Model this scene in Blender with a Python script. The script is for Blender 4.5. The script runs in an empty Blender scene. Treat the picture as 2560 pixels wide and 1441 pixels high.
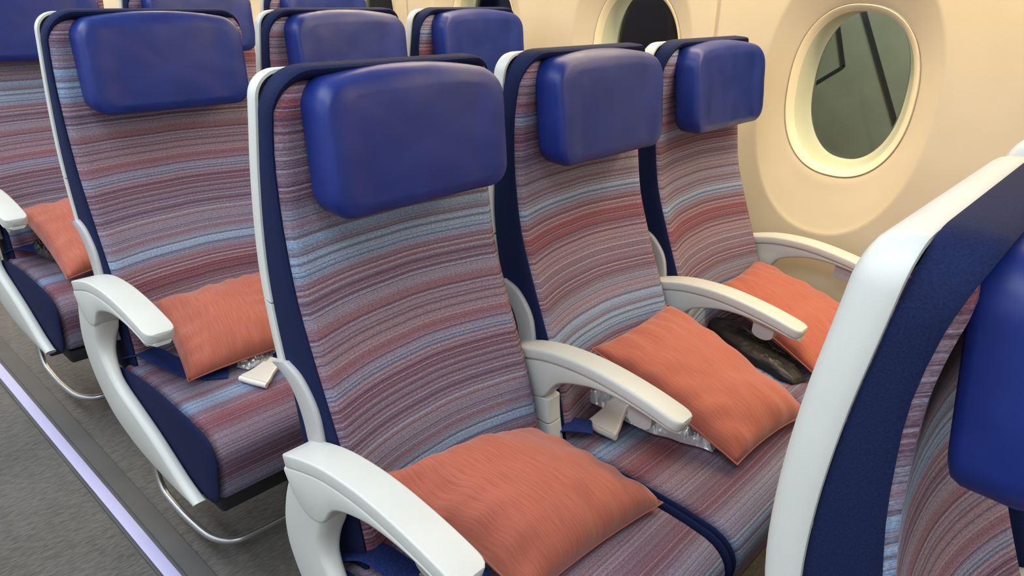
import bpy, bmesh, math, random
from mathutils import Vector, Matrix, noise

# ------------------------------------------------------------------ camera
sc = bpy.context.scene
COL = sc.collection
CAM_LOC = Vector((-0.5527, -0.9158, 1.3243))
R = ((0.67242, -0.73773, 0.05998), (-0.26698, -0.31733, -0.90996), (0.69034, 0.59586, -0.41034))
right = Vector(R[0]).normalized()
fwd = Vector(R[2]).normalized()
fwd = (fwd - right * fwd.dot(right)).normalized()
up = right.cross(fwd)
cam_data = bpy.data.cameras.new('camera')
cam_data.sensor_width = 36.0
cam_data.lens = 1837.3 / 2560.0 * 36.0
cam_data.clip_start = 0.02
cam = bpy.data.objects.new('camera', cam_data)
COL.objects.link(cam)
m = Matrix.Identity(4)
for k in range(3):
    m[k][0] = right[k]; m[k][1] = up[k]; m[k][2] = -fwd[k]; m[k][3] = CAM_LOC[k]
cam.matrix_world = m
sc.camera = cam

# ------------------------------------------------------------------ world, lights, exposure
world = bpy.data.worlds.new('night_sky')
sc.world = world
world.use_nodes = True
world.node_tree.nodes['Background'].inputs[0].default_value = (0.60, 0.48, 0.40, 1)
world.node_tree.nodes['Background'].inputs[1].default_value = 0.035

def area_light(name, loc, target, sx, sy, power, color):
    d = bpy.data.lights.new(name, 'AREA')
    d.shape = 'RECTANGLE'; d.size = sx; d.size_y = sy
    d.energy = power; d.color = color
    o = bpy.data.objects.new(name, d); COL.objects.link(o)
    o.location = loc
    z = (Vector(loc) - Vector(target)).normalized()
    y = Vector((0, 1, 0)); y = (y - z * y.dot(z)).normalized()
    x = y.cross(z)
    mm = Matrix.Identity(4)
    for k in range(3):
        mm[k][0] = x[k]; mm[k][1] = y[k]; mm[k][2] = z[k]; mm[k][3] = loc[k]
    o.matrix_world = mm
    return o

area_light('aisle_ceiling_light', (-0.70, 1.2, 2.20), (-0.55, 1.2, 0), 0.70, 5.8, 64, (0.84, 0.93, 1.0))
area_light('centre_bin_wash', (-1.75, 1.2, 1.70), (0.0, 1.2, 0.95), 0.35, 5.8, 19, (0.80, 0.90, 1.0))
area_light('sidewall_light', (1.255, 1.2, 1.705), (1.47, 1.2, 0.9), 0.05, 5.8, 44, (1.0, 0.82, 0.50))
area_light('bin_underside_light', (0.82, 1.2, 1.640), (0.76, 1.2, 0.0), 0.22, 5.8, 14, (1.0, 0.78, 0.54))
area_light('outside_wall_fill', (2.3, -1.0, 3.0), (3.2, 0.4, 0.9), 0.6, 0.6, 120, (1.0, 0.98, 0.92))  # added lamp outside, brightens the wall behind the large window

vs = sc.view_settings
vs.view_transform = 'Standard'
vs.look = 'None'
vs.exposure = 0.36
vs.gamma = 1.0
vs.use_curve_mapping = False

# ------------------------------------------------------------------ materials
def srgb(r, g, b):
    def f(c):
        c /= 255.0
        return c / 12.92 if c <= 0.04045 else ((c + 0.055) / 1.055) ** 2.4
    return (f(r), f(g), f(b), 1.0)

def new_mat(name, col, rough=0.5, spec=0.5, metal=0.0, sheen=0.0, coat=0.0):
    mt = bpy.data.materials.new(name); mt.use_nodes = True
    b = mt.node_tree.nodes['Principled BSDF']
    b.inputs['Base Color'].default_value = col
    b.inputs['Roughness'].default_value = rough
    b.inputs['Specular IOR Level'].default_value = spec
    b.inputs['Metallic'].default_value = metal
    b.inputs['Sheen Weight'].default_value = sheen
    b.inputs['Coat Weight'].default_value = coat
    return mt

class NT:
    def __init__(s, mt):
        s.t = mt.node_tree; s.n = s.t.nodes; s.b = s.n['Principled BSDF']
    def node(s, typ, **kw):
        nd = s.n.new(typ)
        for k, v in kw.items():
            setattr(nd, k, v)
        return nd
    def link(s, a, b):
        s.t.links.new(a, b)
    def math(s, op, a, b=None, c=None):
        nd = s.n.new('ShaderNodeMath'); nd.operation = op
        for i, v in enumerate((a, b, c)):
            if v is None: continue
            if isinstance(v, (int, float)): nd.inputs[i].default_value = v
            else: s.link(v, nd.inputs[i])
        return nd.outputs[0]
    def mix(s, fac, a, b, blend='MIX'):
        nd = s.n.new('ShaderNodeMix'); nd.data_type = 'RGBA'; nd.blend_type = blend
        for sock, v in ((nd.inputs[0], fac), (nd.inputs[6], a), (nd.inputs[7], b)):
            if isinstance(v, (int, float)): sock.default_value = v
            elif isinstance(v, tuple): sock.default_value = v
            else: s.link(v, sock)
        return nd.outputs[2]
    def ramp(s, fac, stops, interp='LINEAR'):
        nd = s.n.new('ShaderNodeValToRGB'); cr = nd.color_ramp; cr.interpolation = interp
        while len(cr.elements) < len(stops): cr.elements.new(0.5)
        for e, (p, c) in zip(cr.elements, stops):
            e.position = p; e.color = c
        s.link(fac, nd.inputs[0])
        return nd.outputs[0]
    def bump(s, h, strength, dist=0.001):
        nd = s.n.new('ShaderNodeBump'); nd.inputs['Strength'].default_value = strength
        nd.inputs['Distance'].default_value = dist
        s.link(h, nd.inputs['Height']); s.link(nd.outputs[0], s.b.inputs['Normal'])
        return nd

def noise_tex(nt, vec, scale, detail=2.0, dims='3D', rough=0.5):
    nd = nt.node('ShaderNodeTexNoise', noise_dimensions=dims)
    nd.inputs['Scale'].default_value = scale
    nd.inputs['Detail'].default_value = detail
    nd.inputs['Roughness'].default_value = rough
    if vec is not None:
        nt.link(vec, nd.inputs['W' if dims == '1D' else 'Vector'])
    return nd.outputs[0]

def stripe_fabric(name, per=0.66, line=1.0, blend=0.60, gain=1.0):
    mt = new_mat(name, (0.2, 0.15, 0.2, 1), 0.88, 0.2)
    nt = NT(mt)
    uv = nt.node('ShaderNodeUVMap'); uv.uv_map = 'UVMap'
    sep = nt.node('ShaderNodeSeparateXYZ'); nt.link(uv.outputs[0], sep.inputs[0])
    u, v = sep.outputs[0], sep.outputs[1]
    at = nt.node('ShaderNodeAttribute', attribute_type='OBJECT', attribute_name='stripe_offset')
    wob = noise_tex(nt, u, 9.0, 2.0, '1D')
    s = nt.math('ADD', v, at.outputs['Fac'])
    s = nt.math('MULTIPLY_ADD', wob, 0.004, s)
    fr = nt.math('FRACT', nt.math('DIVIDE', nt.math('ADD', s, 6.6), per))
    mauve, lilac = srgb(140, 124, 142), srgb(144, 142, 164)
    maroon, brick = srgb(120, 78, 94), srgb(146, 86, 92)
    blue, lblue = srgb(130, 148, 184), srgb(158, 186, 216)
    pink, dark = srgb(152, 130, 144), srgb(100, 82, 106)
    seq = [(0.000, lblue), (0.022, blue), (0.034, maroon), (0.040, lblue), (0.090, blue), (0.108, mauve),
           (0.116, brick), (0.125, lilac), (0.150, maroon), (0.170, lilac), (0.205, pink), (0.225, maroon),
           (0.240, mauve), (0.300, pink), (0.318, brick), (0.350, blue), (0.372, lilac), (0.392, maroon),
           (0.430, mauve), (0.475, dark), (0.490, mauve), (0.560, lilac), (0.590, maroon), (0.610, lblue),
           (0.640, blue), (0.655, mauve), (0.700, brick), (0.735, maroon), (0.770, pink), (0.830, mauve),
           (0.900, maroon), (0.930, lilac)]
    base = nt.ramp(fr, [(p, c) for p, c in seq], 'CONSTANT')
    base2 = nt.ramp(nt.math('FRACT', nt.math('ADD', fr, 0.006)), [(p, c) for p, c in seq], 'LINEAR')
    col = nt.mix(blend, base, base2)
    # fine yarn lines: darker, brighter and orange threads
    f1 = noise_tex(nt, s, 150.0, 2.0, '1D')
    m1 = nt.ramp(f1, [(0.40, (1, 1, 1, 1)), (0.50, (0, 0, 0, 1))])
    col = nt.mix(nt.math('MULTIPLY', m1, 0.62*line), col, srgb(88, 60, 82))
    f2 = noise_tex(nt, nt.math('ADD', s, 31.7), 210.0, 1.0, '1D')
    m2 = nt.ramp(f2, [(0.58, (0, 0, 0, 1)), (0.66, (1, 1, 1, 1))])
    col = nt.mix(nt.math('MULTIPLY', m2, 0.55*line), col, srgb(176, 174, 194))
    f3 = noise_tex(nt, nt.math('ADD', s, 77.1), 95.0, 2.0, '1D')
    m3 = nt.ramp(f3, [(0.62, (0, 0, 0, 1)), (0.68, (1, 1, 1, 1))])
    col = nt.mix(nt.math('MULTIPLY', m3, 0.34*line), col, srgb(168, 112, 104))
    # weave
    cmb = nt.node('ShaderNodeCombineXYZ')
    nt.link(nt.math('MULTIPLY', u, 0.45), cmb.inputs[0]); nt.link(v, cmb.inputs[1])
    wv = noise_tex(nt, cmb.outputs[0], 520.0, 2.0, '2D')
    wm = nt.ramp(wv, [(0.3, (0.58*gain, 0.56*gain, 0.58*gain, 1)), (0.7, (0.96*gain, 0.96*gain, 0.97*gain, 1))])
    col = nt.mix(1.0, col, wm, 'MULTIPLY')
    nt.link(col, nt.b.inputs['Base Color'])
    rib = nt.math('ADD', nt.math('MULTIPLY', f1, 1.6), nt.math('MULTIPLY', wv, 0.6))
    nt.bump(rib, 0.55, 0.0018)
    return mt

def pillow_mat(name):
    mt = new_mat(name, srgb(200, 112, 88), 0.72, 0.25, sheen=0.25)
    nt = NT(mt)
    uv = nt.node('ShaderNodeUVMap'); uv.uv_map = 'UVMap'
    sep = nt.node('ShaderNodeSeparateXYZ'); nt.link(uv.outputs[0], sep.inputs[0])
    cmb = nt.node('ShaderNodeCombineXYZ')
    nt.link(nt.math('MULTIPLY', sep.outputs[0], 0.05), cmb.inputs[0]); nt.link(sep.outputs[1], cmb.inputs[1])
    w = noise_tex(nt, cmb.outputs[0], 420.0, 2.0, '2D')
    big = noise_tex(nt, uv.outputs[0], 9.0, 3.0, '2D')
    c1 = nt.ramp(w, [(0.3, srgb(160, 84, 68)), (0.7, srgb(174, 97, 79))])
    nt.link(c1, nt.b.inputs['Base Color'])
    nt.bump(nt.math('ADD', nt.math('MULTIPLY', w, 0.10), nt.math('MULTIPLY', big, 0.9)), 0.35, 0.004)
    return mt

def leather_mat(name):
    mt = new_mat(name, srgb(16, 34, 104), 0.38, 0.38)
    nt = NT(mt)
    tc = nt.node('ShaderNodeTexCoord')
    n1 = noise_tex(nt, tc.outputs['Object'], 14.0, 3.0)
    n2 = noise_tex(nt, tc.outputs['Object'], 420.0, 2.0)
    nt.link(nt.ramp(n1, [(0.3, srgb(12, 32, 102)), (0.7, srgb(18, 40, 114))]), nt.b.inputs['Base Color'])
    nt.link(nt.ramp(n1, [(0.3, (0.36,) * 3 + (1,)), (0.7, (0.50,) * 3 + (1,))]), nt.b.inputs['Roughness'])
    nt.bump(nt.math('ADD', nt.math('MULTIPLY', n1, 1.2), nt.math('MULTIPLY', n2, 0.06)), 0.25, 0.004)
    return mt

def cloth_mat(name, c0, c1, scale=600.0):
    mt = new_mat(name, c0, 0.85, 0.15)
    nt = NT(mt)
    tc = nt.node('ShaderNodeTexCoord')
    n1 = noise_tex(nt, tc.outputs['Object'], scale, 2.0)
    nt.link(nt.ramp(n1, [(0.3, c0), (0.7, c1)]), nt.b.inputs['Base Color'])
    nt.bump(n1, 0.3, 0.001)
    return mt

def plastic_mat(name, c0, c1, rough=0.42):
    mt = new_mat(name, c0, rough, 0.45)
    nt = NT(mt)
    tc = nt.node('ShaderNodeTexCoord')
    n1 = noise_tex(nt, tc.outputs['Object'], 6.0, 3.0)
    n2 = noise_tex(nt, tc.outputs['Object'], 900.0, 1.0)
    nt.link(nt.ramp(n1, [(0.3, c0), (0.7, c1)]), nt.b.inputs['Base Color'])
    nt.bump(n2, 0.12, 0.0005)
    return mt

def carpet_mat(name):
    mt = new_mat(name, srgb(108, 104, 100), 0.95, 0.1, sheen=0.2)
    nt = NT(mt)
    tc = nt.node('ShaderNodeTexCoord')
    mp = nt.node('ShaderNodeMapping'); mp.inputs['Scale'].default_value = (0.25, 1.0, 1.0)
    nt.link(tc.outputs['Object'], mp.inputs[0])
    n1 = noise_tex(nt, mp.outputs[0], 220.0, 3.0)
    n2 = noise_tex(nt, tc.outputs['Object'], 3.5, 4.0)
    c = nt.ramp(n1, [(0.3, srgb(72, 69, 67)), (0.7, srgb(116, 112, 108))])
    c = nt.mix(0.35, c, nt.ramp(n2, [(0.3, srgb(78, 75, 72)), (0.7, srgb(110, 106, 103))]), 'MIX')
    nt.link(c, nt.b.inputs['Base Color'])
    nt.bump(n1, 0.7, 0.004)
    return mt

def clear_plastic(name, tint=(0.92, 0.94, 0.96, 1), fac=0.5):
    mt = bpy.data.materials.new(name); mt.use_nodes = True
    t = mt.node_tree; n = t.nodes; n.clear()
    out = n.new('ShaderNodeOutputMaterial')
    tr = n.new('ShaderNodeBsdfTransparent'); tr.inputs[0].default_value = tint
    gl = n.new('ShaderNodeBsdfPrincipled')
    gl.inputs['Base Color'].default_value = (0.9, 0.91, 0.93, 1)
    gl.inputs['Metallic'].default_value = 0.55
    gl.inputs['Roughness'].default_value = 0.16
    gl.inputs['Specular IOR Level'].default_value = 1.0
    mx = n.new('ShaderNodeMixShader'); mx.inputs[0].default_value = fac
    t.links.new(tr.outputs[0], mx.inputs[1]); t.links.new(gl.outputs[0], mx.inputs[2])
    t.links.new(mx.outputs[0], out.inputs[0])
    return mt

def window_glass(name):
    mt = bpy.data.materials.new(name); mt.use_nodes = True
    t = mt.node_tree; n = t.nodes; n.clear()
    out = n.new('ShaderNodeOutputMaterial')
    tr = n.new('ShaderNodeBsdfTransparent'); tr.inputs[0].default_value = (0.80, 0.82, 0.76, 1)
    gl = n.new('ShaderNodeBsdfGlossy'); gl.inputs['Roughness'].default_value = 0.03
    fr = n.new('ShaderNodeFresnel'); fr.inputs[0].default_value = 1.45
    mx = n.new('ShaderNodeMixShader')
    t.links.new(fr.outputs[0], mx.inputs[0])
    t.links.new(tr.outputs[0], mx.inputs[1]); t.links.new(gl.outputs[0], mx.inputs[2])
    t.links.new(mx.outputs[0], out.inputs[0])
    return mt

M = {}
M['fabric'] = stripe_fabric('striped_fabric')
M['fabric_seat'] = stripe_fabric('striped_seat_fabric', 0.80, 0.55, 0.80, 0.86)
M['navy'] = cloth_mat('navy_cloth', srgb(15, 23, 54), srgb(23, 33, 70))
M['leather'] = leather_mat('blue_leather')
M['white'] = plastic_mat('white_shell_plastic', srgb(192, 194, 190), srgb(200, 201, 197), 0.42)
M['arm'] = plastic_mat('pale_arm_plastic', srgb(190, 192, 189), srgb(198, 200, 197), 0.40)
M['armgrey'] = plastic_mat('grey_arm_plastic', srgb(164, 162, 163), srgb(172, 170, 171), 0.45)
M['black'] = plastic_mat('black_frame', srgb(20, 20, 24), srgb(30, 30, 34), 0.6)
M['metal'] = new_mat('brushed_metal', srgb(176, 176, 178), 0.32, 0.5, metal=0.85)
M['pillow'] = pillow_mat('terracotta_cloth')
M['belt'] = cloth_mat('belt_webbing', srgb(24, 36, 84), srgb(36, 52, 110), 300)
M['buckle'] = new_mat('cream_buckle', srgb(214, 210, 202), 0.3, 0.5, metal=0.15)
M['carpet'] = carpet_mat('grey_carpet')
M['strip'] = new_mat('lavender_strip', srgb(186, 182, 220), 0.5)
M['strip_cover'] = plastic_mat('strip_border', srgb(70, 68, 72), srgb(84, 82, 84), 0.6)
M['rail'] = plastic_mat('seat_rail', srgb(78, 76, 75), srgb(88, 85, 84), 0.7)
M['wall'] = plastic_mat('cream_wall', srgb(192, 178, 155), srgb(197, 183, 160), 0.55)
M['bezel'] = plastic_mat('cream_bezel', srgb(220, 206, 178), srgb(224, 211, 184), 0.4)
M['reveal'] = plastic_mat('pale_reveal', srgb(190, 192, 168), srgb(196, 198, 174), 0.45)
M['ceiling'] = plastic_mat('ceiling_panel', srgb(214, 212, 208), srgb(222, 220, 216), 0.6)
M['glass'] = window_glass('tinted_glass')
M['clear'] = clear_plastic('crumpled_clear_plastic', fac=0.72)
M['dark_bag'] = new_mat('dark_pouch', srgb(34, 34, 38), 0.36, 0.4)
M['grey_bag'] = new_mat('grey_film', srgb(128, 126, 120), 0.22, 0.8, metal=0.2)
M['apron'] = plastic_mat('outside_panel', srgb(128, 134, 118), srgb(138, 143, 127), 0.7)
M['apron_dark'] = new_mat('outside_joint', srgb(30, 36, 30), 0.8)

# ------------------------------------------------------------------ mesh helpers
def mesh(name, verts, faces, mat, uv=None, smooth=True, angle=40):
    me = bpy.data.meshes.new(name)
    me.from_pydata([tuple(v) for v in verts], [], faces)
    bm = bmesh.new(); bm.from_mesh(me)
    bmesh.ops.recalc_face_normals(bm, faces=bm.faces)
    bm.to_mesh(me); bm.free()
    if uv:
        lay = me.uv_layers.new(name='UVMap')
        for lp in me.loops:
            lay.data[lp.index].uv = uv[lp.vertex_index]
    if smooth:
        me.polygons.foreach_set('use_smooth', [True] * len(me.polygons))
        me.set_sharp_from_angle(angle=math.radians(angle))
    me.materials.append(mat)
    return me

def put(name, me, parent=None, loc=(0, 0, 0), **props):
    o = bpy.data.objects.new(name, me)
    COL.objects.link(o); o.location = loc
    if parent: o.parent = parent
    for k, v in props.items(): o[k] = v
    return o

def thing(name, loc, label, cat, group=None):
    o = bpy.data.objects.new(name, None)
    COL.objects.link(o); o.location = loc
    o.empty_display_size = 0.1
    o['label'] = label; o['category'] = cat
    if group: o['group'] = group
    return o

def interp(tab, t):
    """smooth (monotone-ish) interpolation of a table sorted by its first column"""
    if t <= tab[0][0]: return tab[0][1]
    if t >= tab[-1][0]: return tab[-1][1]
    for i in range(len(tab) - 1):
        if tab[i][0] <= t <= tab[i + 1][0]:
            x0, y0 = tab[i]; x1, y1 = tab[i + 1]
            m0 = (tab[i + 1][1] - tab[i - 1][1]) / (tab[i + 1][0] - tab[i - 1][0]) if i > 0 else (y1 - y0) / (x1 - x0)
            m1 = (tab[i + 2][1] - tab[i][1]) / (tab[i + 2][0] - tab[i][0]) if i + 2 < len(tab) else (y1 - y0) / (x1 - x0)
            h = x1 - x0; s = (t - x0) / h
            return (2*s**3 - 3*s**2 + 1)*y0 + (s**3 - 2*s**2 + s)*h*m0 + (-2*s**3 + 3*s**2)*y1 + (s**3 - s**2)*h*m1

def loft(rings, closed=True, cap=True):
    n = len(rings[0]); V = [p for r in rings for p in r]; F = []
    for i in range(len(rings) - 1):
        for j in range(n if closed else n - 1):
            k = (j + 1) % n
            F.append((i*n + j, i*n + k, (i+1)*n + k, (i+1)*n + j))
    if cap and closed:
        F.append(tuple(range(n)))
        F.append(tuple(range((len(rings)-1)*n, len(rings)*n)))
    return V, F

def rrect(a, b, r, n=4):
    r = min(r, a*0.999, b*0.999); pts = []
    for cx, cy, a0 in ((a-r, b-r, 0), (-a+r, b-r, 90), (-a+r, -b+r, 180), (a-r, -b+r, 270)):
        for k in range(n + 1):
            t = math.radians(a0 + 90*k/n)
            pts.append((cx + r*math.cos(t), cy + r*math.sin(t)))
    return pts

def sweep_yz(path, hx, hn, xc, r):
    """rounded-rectangle section carried along a path in the YZ plane"""
    rings = []
    N = len(path)
    for i, (y, z) in enumerate(path):
        a = path[max(0, i-1)]; b = path[min(N-1, i+1)]
        t = Vector((b[0]-a[0], b[1]-a[1])).normalized(); nrm = Vector((-t[1], t[0]))
        if nrm[1] < 0 or (abs(nrm[1]) < 1e-6 and nrm[0] < 0): pass
        w = hx[i] if isinstance(hx, list) else hx
        h = hn[i] if isinstance(hn, list) else hn
        x0 = xc[i] if isinstance(xc, list) else xc
        rings.append([(x0 + p, y + nrm[0]*q, z + nrm[1]*q) for p, q in rrect(w, h, r)])
    return loft(rings)

def rbox(half, rad, n=4, inner=5):
    """box with rounded edges (elliptical radii) as one closed mesh"""
    def axis(h, r):
        r = min(r, h*0.999)
        a = [-h + r*(1-math.cos(math.pi/2*k/n)) for k in range(n)]
        mid = [(-h+r) + 2*(h-r)*k/inner for k in range(inner+1)]
        return a + mid + [-t for t in reversed(a)]
    ax = [axis(h, r) for h, r in zip(half, rad)]
    V = []; idx = {}; F = []
    def vid(i, j, k):
        key = (i, j, k)
        if key not in idx:
            p = [ax[0][i], ax[1][j], ax[2][k]]
            q = [max(-(h-min(r, h*.999)), min(h-min(r, h*.999), c)) for c, h, r in zip(p, half, rad)]
            d = Vector([(c-e)/r for c, e, r in zip(p, q, rad)])
            if d.length > 1e-9: d = d.normalized()
            V.append(Vector([e + r*dd for e, r, dd in zip(q, rad, d)])); idx[key] = len(V)-1
        return idx[key]
    L = [len(a) for a in ax]
    for (a, b, c) in ((0, 1, 2), (1, 2, 0), (2, 0, 1)):
        for side in (0, L[c]-1):
            for i in range(L[a]-1):
                for j in range(L[b]-1):
                    q = []
                    for di, dj in ((0, 0), (1, 0), (1, 1), (0, 1)):
                        t = [0, 0, 0]; t[a] = i+di; t[b] = j+dj; t[c] = side
                        q.append(vid(*t))
                    F.append(tuple(q))
    return V, F

def tube(path, r, n=10):
    path = [Vector(p) for p in path]; rings = []
    prev = None
    for i, p in enumerate(path):
        t = (path[min(i+1, len(path)-1)] - path[max(i-1, 0)]).normalized()
        if prev is None:
            a = t.orthogonal().normalized()
        else:
            a = (prev - t*prev.dot(t)).normalized()
        prev = a; b = t.cross(a)
        rings.append([p + a*(r*math.cos(2*math.pi*k/n)) + b*(r*math.sin(2*math.pi*k/n)) for k in range(n)])
    return loft(rings)

def smooth_path(pts, n=6):
    """Catmull-Rom through points of any dimension"""
    P = [Vector(p) for p in pts]; out = []
    for i in range(len(P)-1):
        p0 = P[max(i-1, 0)]; p1 = P[i]; p2 = P[i+1]; p3 = P[min(i+2, len(P)-1)]
        for k in range(n):
            t = k/n
            out.append(0.5*((2*p1) + (p2-p0)*t + (2*p0-5*p1+4*p2-p3)*t*t + (3*p1-p0-3*p2+p3)*t**3))
    out.append(P[-1]); return out

def join(*vfs):
    V = []; F = []
    for v, f in vfs:
        k = len(V); V += list(v); F += [tuple(i+k for i in q) for q in f]
    return V, F

# ------------------------------------------------------------------ cabin shell
Y0, Y1 = -1.95, 4.15
PITCH_W = 0.67
def wall_x(z):
    return interp([(0.0, 1.435), (0.4, 1.462), (0.8, 1.472), (1.1, 1.462), (1.4, 1.425), (1.7, 1.350), (1.95, 1.25)], z)

# floor: carpet slab, seat-side edge strip and the glow strip along the aisle
V, F = rbox((1.75, (Y1-Y0)/2, 0.02), (0.004, 0.004, 0.004), 1, 1)
fl = put('floor', mesh('floor', V, F, M['carpet']), None, (-0.30, (Y0+Y1)/2, -0.02), kind='structure')
V, F = rbox((0.0145, (Y1-Y0)/2, 0.003), (0.002, 0.002, 0.002), 2, 1)
put('floor_strip', mesh('floor_strip', V, F, M['strip']), fl, (0.30-0.095, 0, 0.0225), label='lavender photoluminescent strip')
for dx in (-0.1135, -0.0765):
    V, F = rbox((0.004, (Y1-Y0)/2, 0.003), (0.001, 0.001, 0.001), 1, 1)
    put('strip_border', mesh('strip_border', V, F, M['strip_cover']), fl, (0.30+dx, 0, 0.0225))
V, F = rbox((0.0235, (Y1-Y0)/2, 0.002), (0.002, 0.002, 0.001), 1, 1)
put('seat_track_cover', mesh('seat_track_cover', V, F, M['rail']), fl, (0.30-0.048, 0, 0.0215))

# side wall: backing plus one moulded panel per window
WZ = 1.060
def superell(a, b, th, n):
    c, s = math.cos(th), math.sin(th)
    return (math.copysign(abs(c)**(2/n), c)*a, math.copysign(abs(s)**(2/n), s)*b)

NA = 96
def ring_shape(a, b, n, zc, dx):
    out = []
    for k in range(NA):
        y, z = superell(a, b, 2*math.pi*k/NA, n)
        out.append((wall_x(zc+z) + dx, y, zc + z))
    return out

def half_panel(ylo, yhi, edge_lo, edge_hi):
    """wall skin around one window; ylo/yhi are its limits measured from the window centre"""
    zb, zt = 0.012, 1.93
    inner = [(0.1645, 0.2215, 2.3, WZ-0.010, 0.0465), (0.1655, 0.2225, 2.3, WZ-0.010, 0.0400), (0.168, 0.2255, 2.3, WZ-0.010, 0.0380), (0.175, 0.244, 2.27, WZ-0.013, 0.0345),
             (0.188, 0.278, 2.22, WZ-0.017, 0.0250), (0.202, 0.315, 2.18, WZ-0.022, 0.0148), (0.214, 0.344, 2.15, WZ-0.026, 0.0062),
             (0.2205, 0.3560, 2.15, WZ-0.027, 0.0018), (0.2235, 0.3590, 2.15, WZ-0.027, 0.0001), (0.231, 0.366, 2.15, WZ-0.027, 0.0)]
    rings = [ring_shape(*r) for r in inner]
    last = rings[-1]; zc = WZ-0.027; rect = []
    for k in range(NA):
        _, y, z = last[k]
        dy, dz = y, z - zc
        ty = (yhi/dy if dy > 0 else ylo/dy) if abs(dy) > 1e-9 else 1e9
        tz = ((zt-zc)/dz if dz > 0 else (zb-zc)/dz) if abs(dz) > 1e-9 else 1e9
        t = min(ty, tz)
        rect.append((dy*t, zc + dz*t))
    for cy in (ylo, yhi):
        for cz in (zb, zt):
            i = min(range(NA), key=lambda q: (rect[q][0]-cy)**2 + (rect[q][1]-cz)**2)
            rect[i] = (cy, cz)
    S = 12
    for s_ in range(1, S+1):
        f = s_/S; r = []
        for k in range(NA):
            _, y, z = last[k]
            yy = y + (rect[k][0]-y)*f; zz = z + (rect[k][1]-z)*f
            dx = 0.0
            if edge_lo: dx += 0.010*max(0.0, 1-(yy-ylo)/0.006)**2
            if edge_hi: dx += 0.010*max(0.0, 1-(yhi-yy)/0.006)**2
            r.append((wall_x(zz) + dx, yy, zz))
        rings.append(r)
    return loft(rings, True, False)

def panel_mesh():
    """one moulded panel holds two windows; its joints stand off-centre from them"""
    a = half_panel(-0.285, PITCH_W/2, True, False)
    b = half_panel(-PITCH_W/2, 0.385, False, True)
    b = ([(p[0], p[1]+PITCH_W, p[2]) for p in b[0]], b[1])
    return mesh('wall_panel', *join(a, b), M['wall'], angle=50)

def bezel_mesh():
    prof = [(0.1640, 0.2210, 2.3, WZ-0.010, 0.042), (0.1635, 0.2205, 2.3, WZ-0.010, 0.0325), (0.1620, 0.2190, 2.3, WZ-0.010, 0.0305), (0.1600, 0.2170, 2.3, WZ-0.010, 0.0310),
            (0.1540, 0.2105, 2.3, WZ-0.009, 0.0375), (0.1480, 0.2045, 2.3, WZ-0.008, 0.0455), (0.1455, 0.2020, 2.3, WZ-0.008, 0.0500)]
    V, F = loft([ring_shape(*p) for p in prof], True, False)
    return mesh('bezel', V, F, M['bezel'], angle=35)

def reveal_mesh():
    prof = [(0.1462, 0.2028, 2.3, WZ-0.008, 0.0490), (0.1430, 0.2010, 2.3, WZ-0.007, 0.0560), (0.1340, 0.1990, 2.3, WZ-0.004, 0.078),
            (0.1250, 0.1972, 2.3, WZ-0.001, 0.100), (0.1160, 0.1930, 2.3, WZ, 0.107)]
    V, F = loft([ring_shape(*p) for p in prof], True, False)
    return mesh('reveal', V, F, M['reveal'], angle=60)

def pane_mesh():
    a = ring_shape(0.1195, 0.1960, 2.3, WZ, 0.106)
    b = [(p[0]+0.004, p[1], p[2]) for p in a]
    # straighten the pane so that it is a flat plate
    xm = sum(p[0] for p in a)/NA
    sl = (wall_x(WZ+0.15)-wall_x(WZ-0.15))/0.30
    a = [(xm + sl*(p[2]-WZ), p[1], p[2]) for p in a]
    b = [(p[0]+0.004, p[1], p[2]) for p in a]
    V, F = loft([a, b])
    return mesh('pane', V, F, M['glass'])

zs_ = [1.96*k/24 for k in range(25)]
# backing rail strips that close the panel joints (behind the panels)
WIN_Y = [-0.257 + PITCH_W*k for k in range(-3, 7)]
wall = bpy.data.objects.new('wall_right', None); COL.objects.link(wall); wall['kind'] = 'structure'
pm, bm_, rm, gm = panel_mesh(), bezel_mesh(), reveal_mesh(), pane_mesh()
def joint_rail(y):
    rings = [[(wall_x(z)+0.008, -0.012, z), (wall_x(z)+0.008, 0.012, z), (wall_x(z)+0.014, 0.012, z), (wall_x(z)+0.014, -0.012, z)] for z in zs_]
    return loft(rings)
jr = mesh('joint_rail', *joint_rail(0), M['wall'], angle=50)
for i, wy in enumerate(WIN_Y):
    if i % 2 == 0:
        put('wall_panel', pm, wall, (0, wy, 0))
        put('joint_rail', jr, wall, (0, wy + PITCH_W + 0.385, 0))
    w = put('window_%d' % (i+1), bm_, None, (0.0065, wy, 0), kind='structure')
    put('reveal', rm, w); put('pane', gm, w)

# ceiling
V, F = rbox((1.55, (Y1-Y0)/2, 0.02), (0.004, 0.004, 0.004), 1, 1)
put('ceiling', mesh('ceiling', V, F, M['ceiling']), None, (-0.45, (Y0+Y1)/2, 2.26), kind='structure')

V, F = rbox((0.40, (Y1-Y0)/2-0.01, 0.285), (0.10, 0.02, 0.10), 5, 2)
put('overhead_bin', mesh('overhead_bin', V, F, M['ceiling']), bpy.data.objects['ceiling'], (0.78+0.45, 0, 1.945-2.26))

# unseen closing walls, added to bounce light through the cabin
V, F = rbox((0.02, (Y1-Y0)/2, 1.13), (0.004, 0.004, 0.004), 1, 1)
put('bounce_wall_left', mesh('bounce_wall_left', V, F, M['ceiling']), None, (-2.07, (Y0+Y1)/2, 1.12), kind='structure')
V, F = rbox((1.80, 0.02, 1.13), (0.004, 0.004, 0.004), 1, 1)
bw = mesh('bounce_wall_back', V, F, M['ceiling'])
put('bounce_wall_back', bw, None, (-0.30, Y1+0.03, 1.12), kind='structure')
put('bounce_wall_front', bw, None, (-0.30, Y0-0.03, 1.12), kind='structure')

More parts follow.
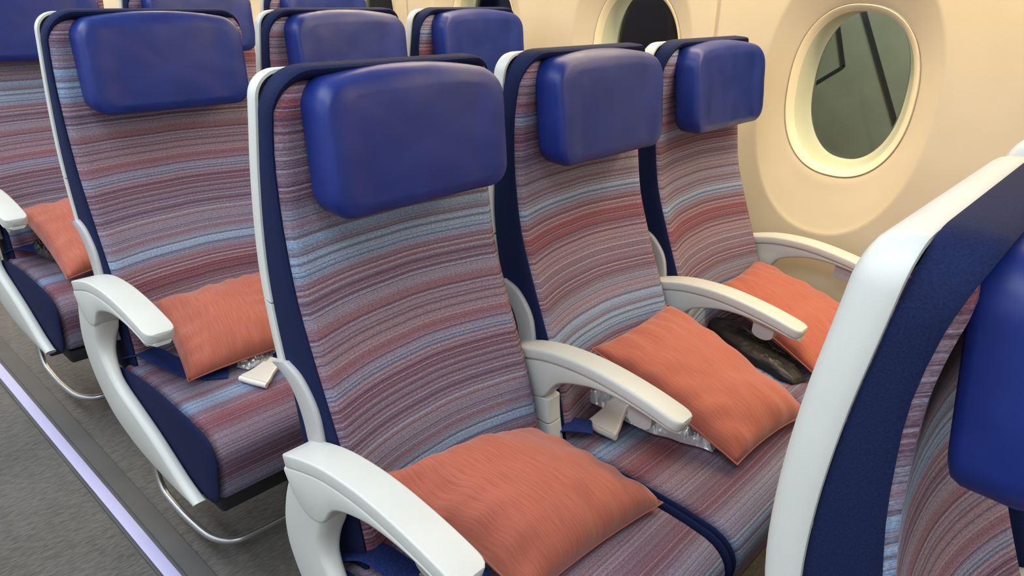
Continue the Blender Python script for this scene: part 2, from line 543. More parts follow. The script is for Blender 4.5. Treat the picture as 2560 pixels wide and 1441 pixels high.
# what stands outside the first window: a pale panelled structure with dark joints
V, F = rbox((0.05, 0.55, 1.4), (0.01, 0.01, 0.01), 2, 1)
ext = put('boarding_bridge_wall', mesh('boarding_bridge_wall', V, F, M['apron']), None, (3.25, 0.15, 0.70),
          label='grey green panelled wall outside the large window with dark joint lines', category='wall')
def joint(p, q, w):
    a = Vector((3.199, p[0], p[1])); b = Vector((3.199, q[0], q[1]))
    d = (b-a).normalized(); nrm = Vector((0, -d[2], d[1]))*w/2
    rings = [[a+nrm, a-nrm, a-nrm+Vector((-.006, 0, 0)), a+nrm+Vector((-.006, 0, 0))],
             [b+nrm, b-nrm, b-nrm+Vector((-.006, 0, 0)), b+nrm+Vector((-.006, 0, 0))]]
    V, F = loft(rings)
    V = [Vector(v)-Vector((3.25, 0.15, 0.70)) for v in V]
    put('joint_strip', mesh('joint_strip', V, F, M['apron_dark'], smooth=False), ext)
joint((0.36, 1.30), (0.02, 0.69), 0.016)
joint((0.44, 1.22), (0.334, 0.945), 0.013)
joint((0.334, 0.948), (0.54, 0.775), 0.013)

# ------------------------------------------------------------------ seat prototypes (meshes shared by all seats)
HW = 0.2125
YF = [(0.38, -0.245), (0.50, -0.216), (0.60, -0.184), (0.68, -0.148), (0.76, -0.111), (0.84, -0.077), (0.88, -0.065), (0.92, -0.056),
      (0.96, -0.048), (1.00, -0.043), (1.05, -0.039), (1.09, -0.041), (1.13, -0.047), (1.18, -0.060)]
YR = [(0.38, -0.085), (0.50, -0.063), (0.60, -0.040), (0.70, -0.016), (0.74, -0.004), (0.79, 0.010), (0.84, 0.021), (0.88, 0.027), (0.93, 0.030),
      (0.98, 0.030), (1.04, 0.027), (1.09, 0.022), (1.13, 0.018), (1.18, 0.014)]
yf = lambda z: interp(YF, z)
yr = lambda z: interp(YR, z)
ZT = 1.176

def outline(zlo, zhi=None, hw=HW, rc=0.055, top=ZT, nz=26, nc=8):
    """back outline in XZ with outward normals, from lower left over the top to lower right"""
    L = []
    ztop_side = top - rc
    for k in range(nz + 1):
        L.append((-hw, zlo + (ztop_side-zlo)*k/nz, -1.0, 0.0))
    for k in range(1, nc + 1):
        t = math.pi/2*k/nc
        L.append((-hw + rc - rc*math.cos(t), ztop_side + rc*math.sin(t), -math.cos(t), math.sin(t)))
    for k in range(1, 8):
        L.append((-hw + rc + 2*(hw-rc)*k/8, top, 0.0, 1.0))
    Rr = [(-x, z, -nx, nz_) for x, z, nx, nz_ in reversed(L[:nz+1+nc])]
    return L + Rr

def rim(zlo, section, **kw):
    rings = []
    for x, z, nx, nz_ in outline(zlo, **kw):
        f, r = yf(z), yr(z)
        rings.append([(x + nx*n, y, z + nz_*n) for n, y in section(f, r)])
    return rings

def border_mesh():
    sec = lambda f, r: [(-0.022, f+0.030), (-0.014, f+0.016), (-0.008, f+0.009), (-0.003, f+0.008), (-0.0005, f+0.012),
                        (0.0, f+0.020), (0.0, r-0.030), (-0.002, r-0.0232), (-0.022, r-0.022)]
    rings = []
    for x, z, nx, nz_ in outline(0.42, hw=HW-0.0008, rc=0.060):
        f, r = yf(z), yr(z)
        k = max(0.0, min(1.0, nx))                 # lip sits lower along the window-side edge
        rings.append([(x + nx*n, y + 0.014*k*(1 if i < 5 else 0), z + nz_*n) for i, (n, y) in enumerate(sec(f, r))])
    V, F = loft(rings, True, True)
    return mesh('back_border', V, F, M['navy'])

def shell_sec(f, r):
    # short flat flank, then a generous round towards the rear
    return [(-0.004, r-0.0225), (0.0002, r-0.0220), (0.0010, r-0.0205), (0.0008, r-0.012), (-0.0006, r-0.003), (-0.0034, r+0.0045),
            (-0.0085, r+0.010), (-0.017, r+0.0145), (-0.030, r+0.0165), (-0.030, r+0.010), (-0.012, r+0.002)]

def back_panel_grid(z0, z1, n, hwx, extra=0.0):
    rows = []
    for k in range(n+1):
        z = z0 + (z1-z0)*k/n
        rows.append([(-hwx + 2*hwx*j/10, yr(z) + 0.0165 + extra + 0.006*(1-(2*j/10-1)**2), z) for j in range(11)])
    back = [[(x, y-0.006, z) for x, y, z in r] for r in rows]
    m = 11
    V = [p for r in rows for p in r] + [p for r in back for p in r]; o = len(rows)*m; F = []
    for i in range(n):
        for j in range(m-1):
            F.append((i*m+j, i*m+j+1, (i+1)*m+j+1, (i+1)*m+j))
            F.append((o+i*m+j, o+(i+1)*m+j, o+(i+1)*m+j+1, o+i*m+j+1))
    for i in range(n):
        for j in (0, m-1):
            F.append((i*m+j, (i+1)*m+j, o+(i+1)*m+j, o+i*m+j))
    for j in range(m-1):
        for i in (0, n):
            F.append((i*m+j, i*m+j+1, o+i*m+j+1, o+i*m+j))
    return V, F

def shell_mesh():
    a = loft(rim(0.832, shell_sec, top=ZT-0.007, rc=0.036, nz=16), True, True)
    b = back_panel_grid(0.832, ZT-0.038, 12, HW-0.029)
    return mesh('back_shell', *join(a, b), M['white'])

def shell_lower_mesh():
    """second section of the white shell, below the joint"""
    def side(sx):
        rings = []
        for k in range(13):
            z = 0.828 - (0.828-0.735)*k/12
            r = yr(z)
            rings.append([(sx*(HW+n), y, z) for n, y in shell_sec(0, r)])
        return loft(rings)
    b = back_panel_grid(0.46, 0.828, 12, HW-0.029)
    return mesh('lower_shell', *join(side(-1), side(1), b), M['white'])

def side_cover_mesh():
    """curved recline cover on the aisle side of the back, below the shell"""
    rear = [(0.000, 0.733), (-0.034, 0.722), (-0.060, 0.700), (-0.078, 0.668), (-0.088, 0.635), (-0.100, 0.590), (-0.125, 0.50)]
    front = [(-0.040, 0.748), (-0.072, 0.738), (-0.098, 0.716), (-0.116, 0.690), (-0.126, 0.655), (-0.136, 0.605), (-0.160, 0.50)]
    R1, F1 = smooth_path(rear, 4), smooth_path(front, 4)
    rings = []
    for (a, b) in zip(R1, F1):
        a = Vector(a); b = Vector(b); mid = (a+b)/2; h = (b-a).length/2; d = (b-a).normalized()
        rings.append([(-0.219 + p, mid[0]+d[0]*q, mid[1]+d[1]*q) for p, q in rrect(0.0065, h, 0.006, 3)])
    V, F = loft(rings)
    return mesh('side_cover', V, F, M['armgrey'])

def back_cushion_mesh():
    nz, nx = 60, 30
    zs = [0.40 + (1.158-0.40)*k/nz for k in range(nz+1)]
    rc, zc = 0.055, ZT-0.055
    V = []; UV = []
    arcs = [0]*(nz+1)
    for k in range(nz-1, -1, -1):
        arcs[k] = arcs[k+1] + math.hypot(zs[k+1]-zs[k], yf(zs[k+1])-yf(zs[k]))
    for k, z in enumerate(zs):
        D = interp([(0.40, 0.030), (0.6, 0.036), (0.75, 0.040), (0.9, 0.030), (1.0, 0.020), (1.15, 0.010)], z)
        hx = HW - 0.005
        if z > zc: hx = HW - rc + math.sqrt(max(0.0, rc*rc-(z-zc)**2)) - 0.005 - 0.010*((z-zc)/rc)
        top = max(0.0, (z-1.120)/0.038)
        for j in range(nx+1):
            x = -hx + 2*hx*j/nx
            t = abs(x)/hx
            edge = math.sqrt(max(0.0, 1-((t-0.90)/0.10)**2)) if t > 0.90 else 1.0
            y = yf(z) + 0.010 - 0.012*edge*(1-top**2) + D*(1-min(1.0, t)**2.0) + 0.008*top**2
            V.append((x, y, z)); UV.append((x, arcs[k]))
    n = nx+1; F = []
    for k in range(nz):
        for j in range(nx):
            F.append((k*n+j, k*n+j+1, (k+1)*n+j+1, (k+1)*n+j))
    o = len(V)
    for k, z in enumerate(zs):
        for j in range(n):
            x, y, zz = V[k*n+j]
            V.append((x, max(y + 0.003, yf(z)+0.046), zz)); UV.append(UV[k*n+j])
    for k in range(nz):
        for j in range(nx):
            F.append((o+k*n+j, o+(k+1)*n+j, o+(k+1)*n+j+1, o+k*n+j+1))
        for j in (0, nx):
            F.append((k*n+j, (k+1)*n+j, o+(k+1)*n+j, o+k*n+j))
    for j in range(nx):
        for k in (0, nz):
            F.append((k*n+j, k*n+j+1, o+k*n+j+1, o+k*n+j))
    return mesh('back_cushion', V, F, M['fabric'], uv=UV, angle=70)

def headrest_mesh():
    """padded leather slab: rounded-rectangle outline, soft front edge, gently dished face"""
    hx, hz, T = 0.173, 0.094, 0.060
    def ring(scale, inset, y):
        a, b = (hx-inset)*scale, (hz-inset)*scale
        out = []
        for p, q in rrect_fine(a, b, max(0.002, (0.036-inset*0.5)*scale)):
            out.append((p, y, q))
        return out
    rings = [ring(0.6, 0.010, T), ring(1, 0.010, T), ring(1, 0.003, T-0.003), ring(1, 0.0, T-0.010), ring(1, 0.0, 0.020)]
    for k in range(1, 7):
        t = math.pi/2*k/6
        rings.append(ring(1, 0.013*(1-math.cos(t)), 0.020 - 0.018*math.sin(t)))
    for sc_ in (0.94, 0.86, 0.76, 0.64, 0.50, 0.34, 0.16):
        rings.append(ring(sc_, 0.013, 0.0))
    V, F = loft(rings)
    out = []
    for x, y, z in V:
        front = max(0.0, 1 - y/0.028)
        r2 = max(0.0, 1-(x/hx)**2)*max(0.0, 1-(z/hz)**2)
        y2 = y - 0.007*r2**0.6*front                                   # stuffing
        w = max(0.0, (abs(x)-0.105)/0.075)
        y2 += -0.010*w**1.3*min(1.0, front+0.3)                        # wings forward
        y2 += 0.0022*front*math.exp(-((abs(x)-0.108)/0.011)**2)*max(0.0, 1-(z/0.085)**2)
        y2 += 0.0020*front*noise.noise(Vector((x*22, z*22, 3.3)))
        y2 += 0.16*z                                                   # leans back
        z2 = z + (0.011 - 0.017*(abs(x)/hx)**2.2 if z > 0 else 0.002*(abs(x)/hx)**3)*abs(z)/hz
        out.append((x, y2, z2))
    return mesh('headrest', out, F, M['leather'], angle=80)

def rrect_fine(a, b, r, n=7, m=9):
    pts = []; base = rrect(a, b, r, n); k = n+1
    for i in range(4):
        arc = base[i*k:(i+1)*k]; pts += arc
        p, q = arc[-1], base[((i+1)*k) % len(base)]
        for t in range(1, m):
            pts.append((p[0]+(q[0]-p[0])*t/m, p[1]+(q[1]-p[1])*t/m))
    return pts

def cushion_shape(v):
    x, y, z = v           # z up, centred
    yy = y
    zt = 0.0
    if z > 0:
        zt = -0.032*max(0.0, (y-0.0)/0.235)**1.5 - 0.018*max(0.0, (-y-0.10)/0.135)**2
        zt += 0.006*(1-(x/0.24)**2)
    return (x, yy - 0.012*max(0, z/0.085), z + zt)

CY, CZ = -0.368, 0.388
def cushion_mesh():
    V, F = rbox((0.2310, 0.232, 0.085), (0.018, 0.055, 0.050), 5, 10)
    V = [cushion_shape(v) for v in V]
    UV = [(v[0], -v[1] + (0.085 - v[2])) for v in V]
    return mesh('seat_cushion', V, F, M['fabric_seat'], uv=UV, angle=75)

def cushion_side_mesh(sx):
    V, F = rbox((0.0065, 0.234, 0.086), (0.0060, 0.056, 0.051), 4, 6)
    V = [cushion_shape((v[0] + sx*0.2350, v[1], v[2])) for v in V]
    return mesh('cushion_side', V, F, M['navy'], angle=75)

ARM_TOP = [(-0.500, 0.6440), (-0.485, 0.6475), (-0.45, 0.6560), (-0.40, 0.6655), (-0.33, 0.6735), (-0.27, 0.6750), (-0.20, 0.6680), (-0.15, 0.6550),
           (-0.10, 0.6370)]
atop = lambda y: interp(ARM_TOP, y)
def arm_cap_mesh(hx, xoff=0.0, yrear=-0.105, tip=-0.478, r=0.0055):
    ys = [yrear, yrear-0.003] + [yrear-0.003 + (tip+0.025-yrear+0.003)*k/18 for k in range(1, 19)] + [tip+0.015, tip+0.008, tip+0.003, tip]
    hxs = [hx-0.0015] + [hx]*(len(ys)-5) + [hx*0.97, hx*0.88, hx*0.70, hx*0.38]
    path = [(y, atop(y)-0.011) for y in ys]
    hn = [0.008] + [0.011]*(len(ys)-2) + [0.007]
    V, F = sweep_yz(path, hxs, hn, xoff, r)
    return mesh('armrest_cap', V, F, M['arm'], angle=50)

def arm_body_mesh(hx, xoff=0.0, yrear=-0.108, shoulder=0.565, tip=-0.478):
    top = lambda y: atop(y) - (0.0215 if hx < 0.025 else 0.0205)
    bot = [(-0.490, 0.6190), (-0.45, 0.6270), (-0.38, 0.6360), (-0.31, 0.6350), (-0.26, 0.6230), (-0.225, 0.6080), (-0.210, 0.5930), (-0.203, 0.5800), (-0.196, 0.5680), (-0.180, 0.5590), (-0.160, 0.5565), (-0.140, 0.5610), (-0.120, 0.5750), (-0.105, 0.5960), (-0.095, 0.612)]
    ys = [yrear + (tip+0.003-yrear)*k/40 for k in range(41)]
    rings = []
    for i, y in enumerate(ys):
        zt = top(y); zb = interp(bot, y)
        e = max(0.0, (tip+0.025 - y)/0.022); w = hx*(1-0.45*e*e)
        rings.append([(xoff + p, y, (zt+zb)/2 + q) for p, q in rrect(w, (zt-zb)/2, 0.006, 3)])
    V, F = loft(rings)
    return mesh('armrest', V, F, M['arm'], angle=45)

def tab_mesh():
    pts = [(-0.024, 0.030)] + [(0.024*math.sin(-math.pi/2 + math.pi*k/10), -0.012 - 0.014*math.cos(-math.pi/2 + math.pi*k/10)) for k in range(11)] + [(0.024, 0.030)]
    rings = [[(x, -0.395 + a, 0.622 + b) for a, b in pts] for x in (-0.010, -0.008, 0.008, 0.010)]
    V, F = loft(rings)
    return mesh('release_tab', V, F, M['armgrey'], angle=40)

def mid_post_mesh():
    secs = []
    def seg(t0, t1):
        rings = []
        for k in range(5):
            t = t0 + (t1-t0)*k/4
            z = 0.561 - 0.20*t
            y = -0.178 - 0.030*t**1.2 - 0.03*t*t
            rings.append([(p, y + q, z) for p, q in rrect(0.021, 0.026, 0.008, 3)])
        return loft(rings)
    return mesh('armrest_post', *join(seg(0, 0.24), seg(0.26, 0.52), seg(0.54, 1.0)), M['arm'])

def end_panel_mesh():
    """white aisle-side panel: post under the arm sweeping forward along the cushion"""
    B = [(-0.108, 0.606), (-0.094, 0.575), (-0.083, 0.535), (-0.079, 0.495), (-0.088, 0.450), (-0.122, 0.395), (-0.182, 0.345), (-0.260, 0.318), (-0.330, 0.306), (-0.440, 0.300), (-0.545, 0.300)]
    Fp = [(-0.196, 0.606), (-0.196, 0.575), (-0.188, 0.548), (-0.181, 0.513), (-0.192, 0.479), (-0.240, 0.437), (-0.320, 0.408), (-0.385, 0.385), (-0.440, 0.361), (-0.505, 0.332), (-0.560, 0.316)]
    b, f = smooth_path(B, 4), smooth_path(Fp, 4)
    N = len(b); rings = []
    for i in range(N):
        t = i/(N-1)
        A = Vector(b[i]); C = Vector(f[i]); d = (C-A); h = d.length/2; d.normalize(); mid = (A+C)/2
        xo = -0.0296 + 0.004*t                        # outer face
        xi = 0.0220 - 0.0225*min(1.0, max(0.0, (t-0.22)/0.25))   # inner face steps out to clear the cushion
        w = (xi-xo)/2; xc = (xi+xo)/2
        rings.append([(xc + p, mid[0] + d[0]*q, mid[1] + d[1]*q) for p, q in rrect(w, h, min(0.013, h*0.8), 4)])
    V, F = loft(rings)
    return mesh('end_panel', V, F, M['arm'], angle=50)

def leg_mesh():
    def bar(p0, p1, w, d):
        p0, p1 = Vector(p0), Vector(p1)
        rings = []
        for p in (p0, p1):
            rings.append([(p[0]+a, p[1]+b, p[2]) for a, b in rrect(w, d, 0.006, 2)])
        return loft(rings)
    return mesh('leg', *join(bar((0, -0.46, 0.0205), (0, -0.44, 0.285), 0.014, 0.022), bar((0, -0.06, 0.0205), (0, -0.20, 0.285), 0.014, 0.024),
                bar((0, -0.26, 0.0205), (0, -0.26, 0.05), 0.018, 0.235)), M['black'])

def pan_mesh():
    V, F = rbox((0.215, 0.215, 0.022), (0.008, 0.02, 0.012), 2, 2)
    W, G = rbox((0.238, 0.02, 0.018), (0.006, 0.006, 0.006), 2, 1)
    W = [v + Vector((0, -0.10, -0.012)) for v in W]
    W2, G2 = rbox((0.238, 0.02, 0.018), (0.006, 0.006, 0.006), 2, 1)
    W2 = [v + Vector((0, 0.14, -0.012)) for v in W2]
    return mesh('seat_pan', *join((V, F), (W, G), (W2, G2)), M['black'])

def bag_bar_straight(x0, x1, end=False):
    pts = [(x0, -0.460, 0.072), ((x0+x1)/2, -0.460, 0.072), (x1, -0.460, 0.072)]
    if end: pts = pts[:1] + [(x1-0.06, -0.460, 0.072), (x1-0.015, -0.455, 0.10), (x1, -0.45, 0.16), (x1, -0.44, 0.262)]
    V, F = tube(smooth_path(pts, 6), 0.0085, 10)
    return mesh('baggage_bar', V, F, M['metal'], angle=60)

def bag_bar_mesh(length):
    pts = [(-0.175-0.010, -0.135, 0.290), (-0.190, -0.150, 0.17), (-0.192, -0.185, 0.095), (-0.192, -0.25, 0.078), (-0.190, -0.33, 0.074), (-0.180, -0.405, 0.072),
           (-0.150, -0.447, 0.072), (-0.10, -0.458, 0.072), (0.0, -0.460, 0.072), (length*0.5, -0.460, 0.072), (length, -0.460, 0.072)]
    V, F = tube(smooth_path(pts, 6), 0.0085, 10)
    return mesh('baggage_bar', V, F, M['metal'], angle=60)

def belt_mesh(pts, w=0.024, name='seat_belt'):
    """webbing strap along 3D points; width lies across the path, roughly flat"""
    P = smooth_path(pts, 6); rings = []
    for i, p in enumerate(P):
        t = (P[min(i+1, len(P)-1)] - P[max(i-1, 0)]).normalized()
        s = t.cross(Vector((0, 0, 1)))
        s = s.normalized() if s.length > 1e-3 else Vector((1, 0, 0))
        n = s.cross(t)
        rings.append([p + s*a + n*b for a, b in rrect(w, 0.0016, 0.0012, 2)])
    V, F = loft(rings)
    return mesh(name, V, F, M['belt'], angle=50)

def buckle_mesh():
    # flared plate with a folded lip at its end
    prof = [(-0.034, 0.021), (-0.022, 0.023), (-0.008, 0.0255), (0.008, 0.031), (0.022, 0.035), (0.027, 0.035)]
    rings = []
    for a, w in prof:
        rings.append([(p, a, 0.008*(1+0.3*(a > 0.015)) + q) for p, q in rrect(w, 0.006, 0.004, 3)])
    body = loft(rings)
    lip = tube([(-0.035, 0.029, 0.009), (0.0, 0.031, 0.010), (0.035, 0.029, 0.009)], 0.0065, 8)
    tongue = rbox((0.019, 0.016, 0.0022), (0.002, 0.004, 0.002), 2, 1)
    tongue = ([v + Vector((0, -0.044, 0.006)) for v in tongue[0]], tongue[1])
    return mesh('buckle', *join(body, lip, tongue), M['buckle'], angle=45)

MS = dict(border=border_mesh(), shell=shell_mesh(), lower=shell_lower_mesh(), cover=side_cover_mesh(), back=back_cushion_mesh(),
          head=headrest_mesh(), cush=cushion_mesh(), sideL=cushion_side_mesh(-1), sideR=cushion_side_mesh(1),
          cap_mid=arm_cap_mesh(0.0265), body_mid=arm_body_mesh(0.0225, yrear=-0.126), tab=tab_mesh(), post=mid_post_mesh(),
          cap_aisle=arm_cap_mesh(0.0284, -0.003, -0.100, -0.470, 0.0032), body_aisle=arm_body_mesh(0.0280, -0.003, -0.1005, tip=-0.470), end=end_panel_mesh(),
          leg=leg_mesh(), pan=pan_mesh(), bar=bag_bar_mesh(0.242), bar_mid=bag_bar_straight(-0.242, 0.242), bar_end=bag_bar_straight(-0.242, 0.12, True), buckle=buckle_mesh())

W_SEAT, ROW = 0.485, (-0.811, 0.0, 0.818, 1.622)
AX = 0.2425
def seat(col, row, label, so, sc_off, wall_arm=False, head_dz=0.0):
    t = thing('airline_seat', (0.175 + col*W_SEAT, ROW[row+1], 0.0), label, 'seat', 'striped economy seats')
    put('back_shell', MS['shell'], t, (-0.0045, 0, 0)); put('lower_shell', MS['lower'], t, (-0.0045, 0, 0))
    put('back_border', MS['border'], t, (-0.0045, 0, 0))
    put('back_cushion', MS['back'], t, (-0.0045, 0, 0), stripe_offset=so)
    put('headrest', MS['head'], t, (-0.003, -0.105, 1.069 + head_dz))
    c = put('seat_cushion', MS['cush'], t, (0, CY, CZ), stripe_offset=sc_off)
    put('cushion_side', MS['sideL'], c); put('cushion_side', MS['sideR'], c)
    put('seat_pan', MS['pan'], t, (0, -0.345, 0.278))
    put('side_cover', MS['cover'], t)
    sides = [-1] + ([1] if wall_arm else [])
    for s in sides:
        aisle = (col == 0 and s == -1)
        a = put('armrest', MS['body_aisle' if aisle else 'body_mid'], t, (s*AX, 0, 0))
        put('armrest_cap', MS['cap_aisle' if aisle else 'cap_mid'], a)
        put('release_tab', MS['tab'], a)
        if aisle: put('end_panel', MS['end'], t, (s*AX, 0, 0))
        else: put('armrest_post', MS['post'], t, (s*AX, 0, 0))
    if col in (0, 2): put('leg', MS['leg'], t, (0.10 if col == 0 else -0.05, 0, 0))
    if col == 0: put('baggage_bar', MS['bar'], t, label='curved metal tube under the seat')
    else: put('baggage_bar', MS['bar_mid' if col == 1 else 'bar_end'], t, label='straight metal tube under the seat')
    return t

L = {}
L['A1'] = seat(0, 0, 'striped aisle seat with a wide pale blue band under its bright blue headrest', -0.222, 0.344)
L['B1'] = seat(1, 0, 'striped middle seat with cream buckle and clear plastic bag on its cushion', -0.53, 0.352)
L['C1'] = seat(2, 0, 'striped window seat of the nearest full row, beside the large oval window', -0.62, -0.2, True)
L['A2'] = seat(0, 1, 'striped aisle seat behind the pale blue banded seat, salmon pillow at its right', -0.10, 0.19)
L['B2'] = seat(1, 1, 'second row middle seat, only headrest and white shell edge showing above pale blue banded seat', 0.1, -0.3)
L['C2'] = seat(2, 1, 'second row window seat, dark headrest against the cream wall left of the dark window', -0.3, -0.3, True)
L['A3'] = seat(0, 2, 'striped aisle seat cut by the left photo edge, third row back, pink pillow on it', -0.25, 0.19)
L['B3'] = seat(1, 2, 'third row middle seat, blue headrest peeking out behind the second aisle headrest', -0.4, -0.3)
L['C3'] = seat(2, 2, 'third row window seat, dark headrest cut by the top photo edge beside the cream wall', -0.15, -0.3, True)
L['A0'] = seat(0, -1, 'close foreground seat at right photo edge showing white shell rim and navy side', -0.20, -0.3)
L['B0'] = seat(1, -1, 'seat at far right edge showing only a white shell corner beyond the foreground seat', -0.3, -0.3)

# ------------------------------------------------------------------ seat belts
def belt(seat_key, pts, label=None, buckle=None, w=0.024):
    o = put('seat_belt', belt_mesh(pts, w), L[seat_key])
    if buckle:
        loc, rot, sc_ = buckle
        b = put('buckle', MS['buckle'], o, loc, label='cream metal buckle')
        b.rotation_euler = rot; b.scale = (sc_, sc_, sc_)
    return o

ZC = 0.478
belt('B1', [(-0.222, -0.180, ZC-0.03), (-0.212, -0.205, ZC+0.004), (-0.196, -0.232, ZC+0.012), (-0.178, -0.255, ZC+0.010)],
     buckle=((-0.136, -0.272, ZC+0.016), (math.radians(-38), math.radians(6), math.radians(84)), 1.05))
belt('A2', [(-0.205, -0.165, ZC-0.02), (-0.190, -0.230, ZC+0.010), (-0.178, -0.300, ZC+0.012), (-0.150, -0.375, ZC+0.006), (-0.10, -0.41, ZC+0.004)])
belt('A2', [(0.11, -0.36, ZC+0.004), (0.04, -0.40, ZC+0.006), (-0.005, -0.43, ZC+0.008)],
     buckle=((-0.060, -0.478, ZC+0.006), (math.radians(-10), 0, math.radians(112)), 0.95))
belt('A1', [(-0.215, -0.160, ZC-0.03), (-0.205, -0.220, ZC+0.008), (-0.195, -0.290, ZC+0.008), (-0.165, -0.350, ZC+0.006), (-0.11, -0.38, ZC+0.005)])
belt('A1', [(0.205, -0.150, ZC-0.03), (0.195, -0.185, ZC+0.006), (0.165, -0.215, ZC+0.012), (0.12, -0.235, ZC+0.006)])
belt('A3', [(-0.205, -0.165, ZC-0.02), (-0.190, -0.230, ZC+0.012), (-0.160, -0.290, ZC+0.018), (-0.110, -0.335, ZC+0.010), (-0.05, -0.36, ZC+0.005)])

# ------------------------------------------------------------------ pillows
def pillow(loc_seat, corners, thick, label, seed, bunch=None):
    """stuffed pillow spanned over four 3D corners (seat-local), in order: back-left, back-right, front-right, front-left"""
    base = L[loc_seat].location
    C4 = [Vector(c) for c in corners]
    cen = sum(C4, Vector())/4
    n = 30
    nrm = ((C4[2]-C4[0]).cross(C4[1]-C4[3]))
    nrm.normalize()
    if nrm.z < 0: nrm = -nrm
    rnd = Vector((seed*3.7, seed*1.3, seed*7.1))
    lu = (C4[1]-C4[0]).length; lv = (C4[3]-C4[0]).length
    V = []; UV = []
    for side in (1, -1):
        for i in range(n+1):
            for j in range(n+1):
                u = -1 + 2*j/n; v = -1 + 2*i/n
                # pull the edges inwards between the pointed corners
                uu = u*(1 - 0.055*(1-v*v)*abs(u)**2); vv = v*(1 - 0.055*(1-u*u)*abs(v)**2)
                a, b = (uu+1)/2, (vv+1)/2
                p = C4[0]*(1-a)*(1-b) + C4[1]*a*(1-b) + C4[2]*a*b + C4[3]*(1-a)*b
                h = ((1-abs(u)**2.6)*(1-abs(v)**2.6))
                h = max(0.0, h)**0.46
                q = Vector((a*lu, b*lv, 0))*10
                wr = noise.noise(q*1.0 + rnd)*0.010 + noise.noise(q*2.3 + rnd)*0.0045
                # gathers running in from the edges
                edge = 1-min(1.0, 1.35*(1-max(abs(u), abs(v))))
                wr += 0.004*edge*math.sin(17*(u if abs(v) > abs(u) else v) + 5*noise.noise(q*0.6 + rnd))
                hh = thick*h*(1.0 if side == 1 else 0.55) + wr*min(1.0, h*1.6)*(1 if side == 1 else 0.3)
                if bunch:                          # one corner is tucked and gathered
                    g = math.exp(-((u+1)**2/0.30 + (v+0.55)**2/0.16))
                    p = p + Vector(bunch)*g
                    g2 = math.exp(-((u+0.80)**2/0.05 + (v+0.55)**2/0.30))
                    hh += (0.006*math.sin(34*u + 6*v) - 0.010*g2)*g2*(1 if side == 1 else 0)*h
                V.append(p + nrm*hh*side - cen); UV.append((b*lv, a*lu))
    m = n+1; F = []
    for s in (0, 1):
        o = s*m*m
        for i in range(n):
            for j in range(n):
                F.append((o+i*m+j, o+i*m+j+1, o+(i+1)*m+j+1, o+(i+1)*m+j))
    me = bpy.data.meshes.new('pillow')
    me.from_pydata([tuple(v) for v in V], [], F)
    lay = me.uv_layers.new(name='UVMap')
    for lp in me.loops: lay.data[lp.index].uv = UV[lp.vertex_index]
    bm = bmesh.new(); bm.from_mesh(me)
    bmesh.ops.remove_doubles(bm, verts=bm.verts, dist=0.0006)
    bmesh.ops.recalc_face_normals(bm, faces=bm.faces)
    bm.to_mesh(me); bm.free()
    me.polygons.foreach_set('use_smooth', [True]*len(me.polygons))
    me.materials.append(M['pillow'])
    o = put('pillow', me, None, base + cen)
    o['label'] = label; o['category'] = 'pillow'; o['group'] = 'terracotta pillows on the seats'
    # sewn seam along the edge
    path = []
    for (i0, i1) in ((0, 1), (1, 2), (2, 3), (3, 0)):
        for k in range(n):
            f = k/n
            u, v = [(-1+2*f, -1), (1, -1+2*f), (1-2*f, 1), (-1, 1-2*f)][i0]
            uu = u*(1 - 0.055*(1-v*v)*abs(u)**2); vv = v*(1 - 0.055*(1-u*u)*abs(v)**2)
            a, b = (uu+1)/2, (vv+1)/2
            g = math.exp(-((u+1)**2/0.30 + (v+0.55)**2/0.16)) if bunch else 0.0
            path.append(C4[0]*(1-a)*(1-b) + C4[1]*a*(1-b) + C4[2]*a*b + C4[3]*(1-a)*b + Vector(bunch or (0, 0, 0))*g - cen)
    path.append(path[0])
    V, F = tube(path, 0.0015, 6)
    put('seam', mesh('seam', V, F, M['pillow'], uv=[(0, 0)]*len(V)), o)
    return o

pillow('A1', [(-0.186, -0.222, 0.632), (0.150, -0.205, 0.530), (0.213, -0.475, 0.492), (-0.112, -0.450, 0.490)], 0.070,
       'terracotta pillow on the pale blue banded aisle seat, front corner pointing right', 1, (-0.012, 0.004, -0.030))
pillow('B1', [(-0.135, -0.205, 0.628), (0.165, -0.195, 0.628), (0.185, -0.545, 0.500), (-0.090, -0.520, 0.500)], 0.050,
       'orange brown pillow leaning in the middle seat behind the cream buckle', 2)
pillow('C1', [(-0.075, -0.185, 0.590), (0.165, -0.185, 0.605), (0.190, -0.500, 0.515), (-0.145, -0.505, 0.500)], 0.050,
       'bright orange pillow on the window seat under the oval window', 3)
pillow('A2', [(-0.150, -0.190, 0.580), (0.120, -0.190, 0.580), (0.060, -0.440, 0.510), (-0.190, -0.420, 0.500)], 0.050,
       'salmon pink pillow on the second row aisle seat above a white buckle', 4)
pillow('A3', [(-0.180, -0.200, 0.590), (0.120, -0.200, 0.590), (0.080, -0.500, 0.500), (-0.185, -0.560, 0.500)], 0.045,
       'pink pillow on the third row aisle seat near the left photo edge', 5)

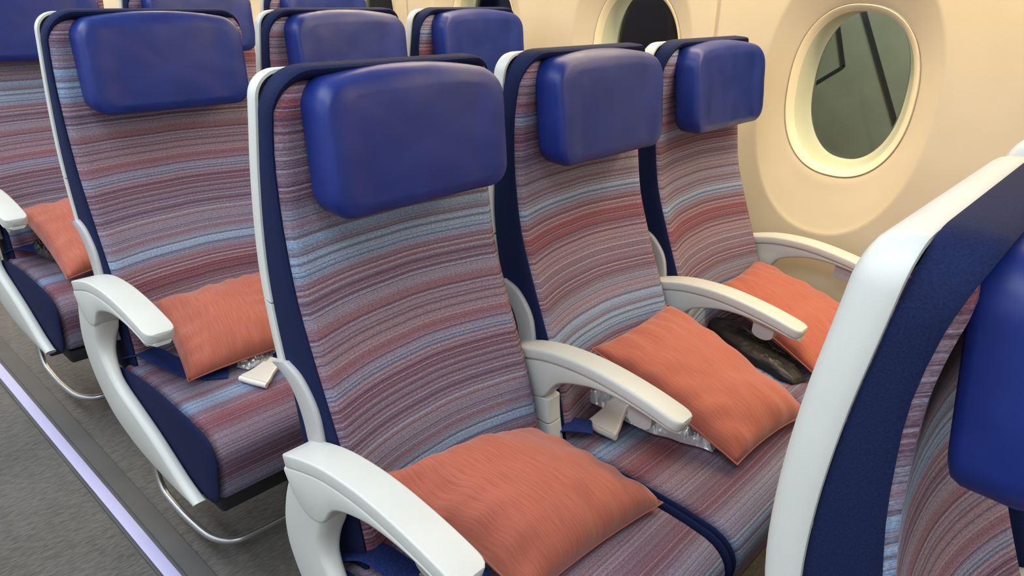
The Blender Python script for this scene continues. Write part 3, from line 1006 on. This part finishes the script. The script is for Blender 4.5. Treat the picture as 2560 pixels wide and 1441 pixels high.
# ------------------------------------------------------------------ plastic bags and pouches on the cushions
def crumpled(name, seat_key, p0, p1, width, height, mat, label, cat, seed, amp=0.010):
    """flat crumpled bag lying between two seat-local points"""
    base = L[seat_key].location
    a, b = Vector(p0), Vector(p1); d = (b-a); ln = d.length; d.normalize()
    s = d.cross(Vector((0, 0, 1))).normalized()
    up_ = s.cross(d)
    cen = (a+b)/2
    nu, nv = 64, 22
    V = []; rnd = Vector((seed*5.1, seed*2.2, 0.7*seed))
    for side in (1, -1):
        for i in range(nu+1):
            for j in range(nv+1):
                u = i/nu; v = -1 + 2*j/nv
                e = max(0.0, (1-abs(2*u-1)**4)*(1-abs(v)**4))**0.5
                q = Vector((u*ln*85, v*width*85, 0))
                cr = abs(noise.noise(q*0.9 + rnd))*2.2 + abs(noise.noise(q*2.1 + rnd))*0.8 - 0.5
                h = height*e*(0.7 if side == 1 else 0.0) + amp*cr*e*(1 if side == 1 else 0.1)
                wdt = width*(1 + 0.22*noise.noise(Vector((u*6, seed, v))))*(0.45 + 0.55*(1-abs(2*u-1)**3))
                p = a + d*(ln*u) + s*(v*wdt + 0.008*noise.noise(q*0.2 + rnd)) + up_*(0.002 + max(h, 0.0)*side if side == 1 else 0.001)
                V.append(p - cen)
    m = nv+1; F = []
    for t in (0, 1):
        o = t*(nu+1)*m
        for i in range(nu):
            for j in range(nv):
                F.append((o+i*m+j, o+i*m+j+1, o+(i+1)*m+j+1, o+(i+1)*m+j))
    o2 = (nu+1)*m
    for i in range(nu):
        for j in (0, nv):
            F.append((i*m+j, (i+1)*m+j, o2+(i+1)*m+j, o2+i*m+j))
    for j in range(nv):
        for i in (0, nu):
            F.append((i*m+j, i*m+j+1, o2+i*m+j+1, o2+i*m+j))
    me = mesh(name, V, F, mat, angle=25)
    o = put(name, me, None, base + cen)
    o['label'] = label; o['category'] = cat
    return o

crumpled('plastic_bag', 'B1', (-0.085, -0.165, ZC+0.007), (-0.055, -0.460, ZC+0.007), 0.034, 0.016, M['clear'],
         'crumpled clear plastic bag beside the cream buckle on the middle seat', 'bag', 2, 0.030)
crumpled('plastic_bag', 'A1', (-0.185, -0.300, ZC+0.004), (-0.135, -0.520, ZC-0.004), 0.034, 0.012, M['grey_bag'],
         'grey shiny plastic bag under the terracotta pillow of the pale blue banded seat', 'bag', 5)
crumpled('dark_pouch', 'C1', (-0.030, -0.170, ZC+0.002), (-0.160, -0.470, ZC+0.002), 0.048, 0.035, M['dark_bag'],
         'black folded pouch on the window seat under its orange pillow', 'pouch', 7, 0.0022)
crumpled('plastic_bag', 'A3', (-0.150, -0.230, ZC+0.016), (-0.110, -0.420, ZC+0.006), 0.040, 0.020, M['dark_bag'],
         'dark shiny bag under the pink pillow on the third row aisle seat', 'bag', 9)
crumpled('plastic_bag', 'A2', (-0.070, -0.420, ZC+0.003), (0.050, -0.360, ZC+0.003), 0.030, 0.012, M['clear'],
         'clear plastic bag under the salmon pillow on the second row aisle seat', 'bag', 11)
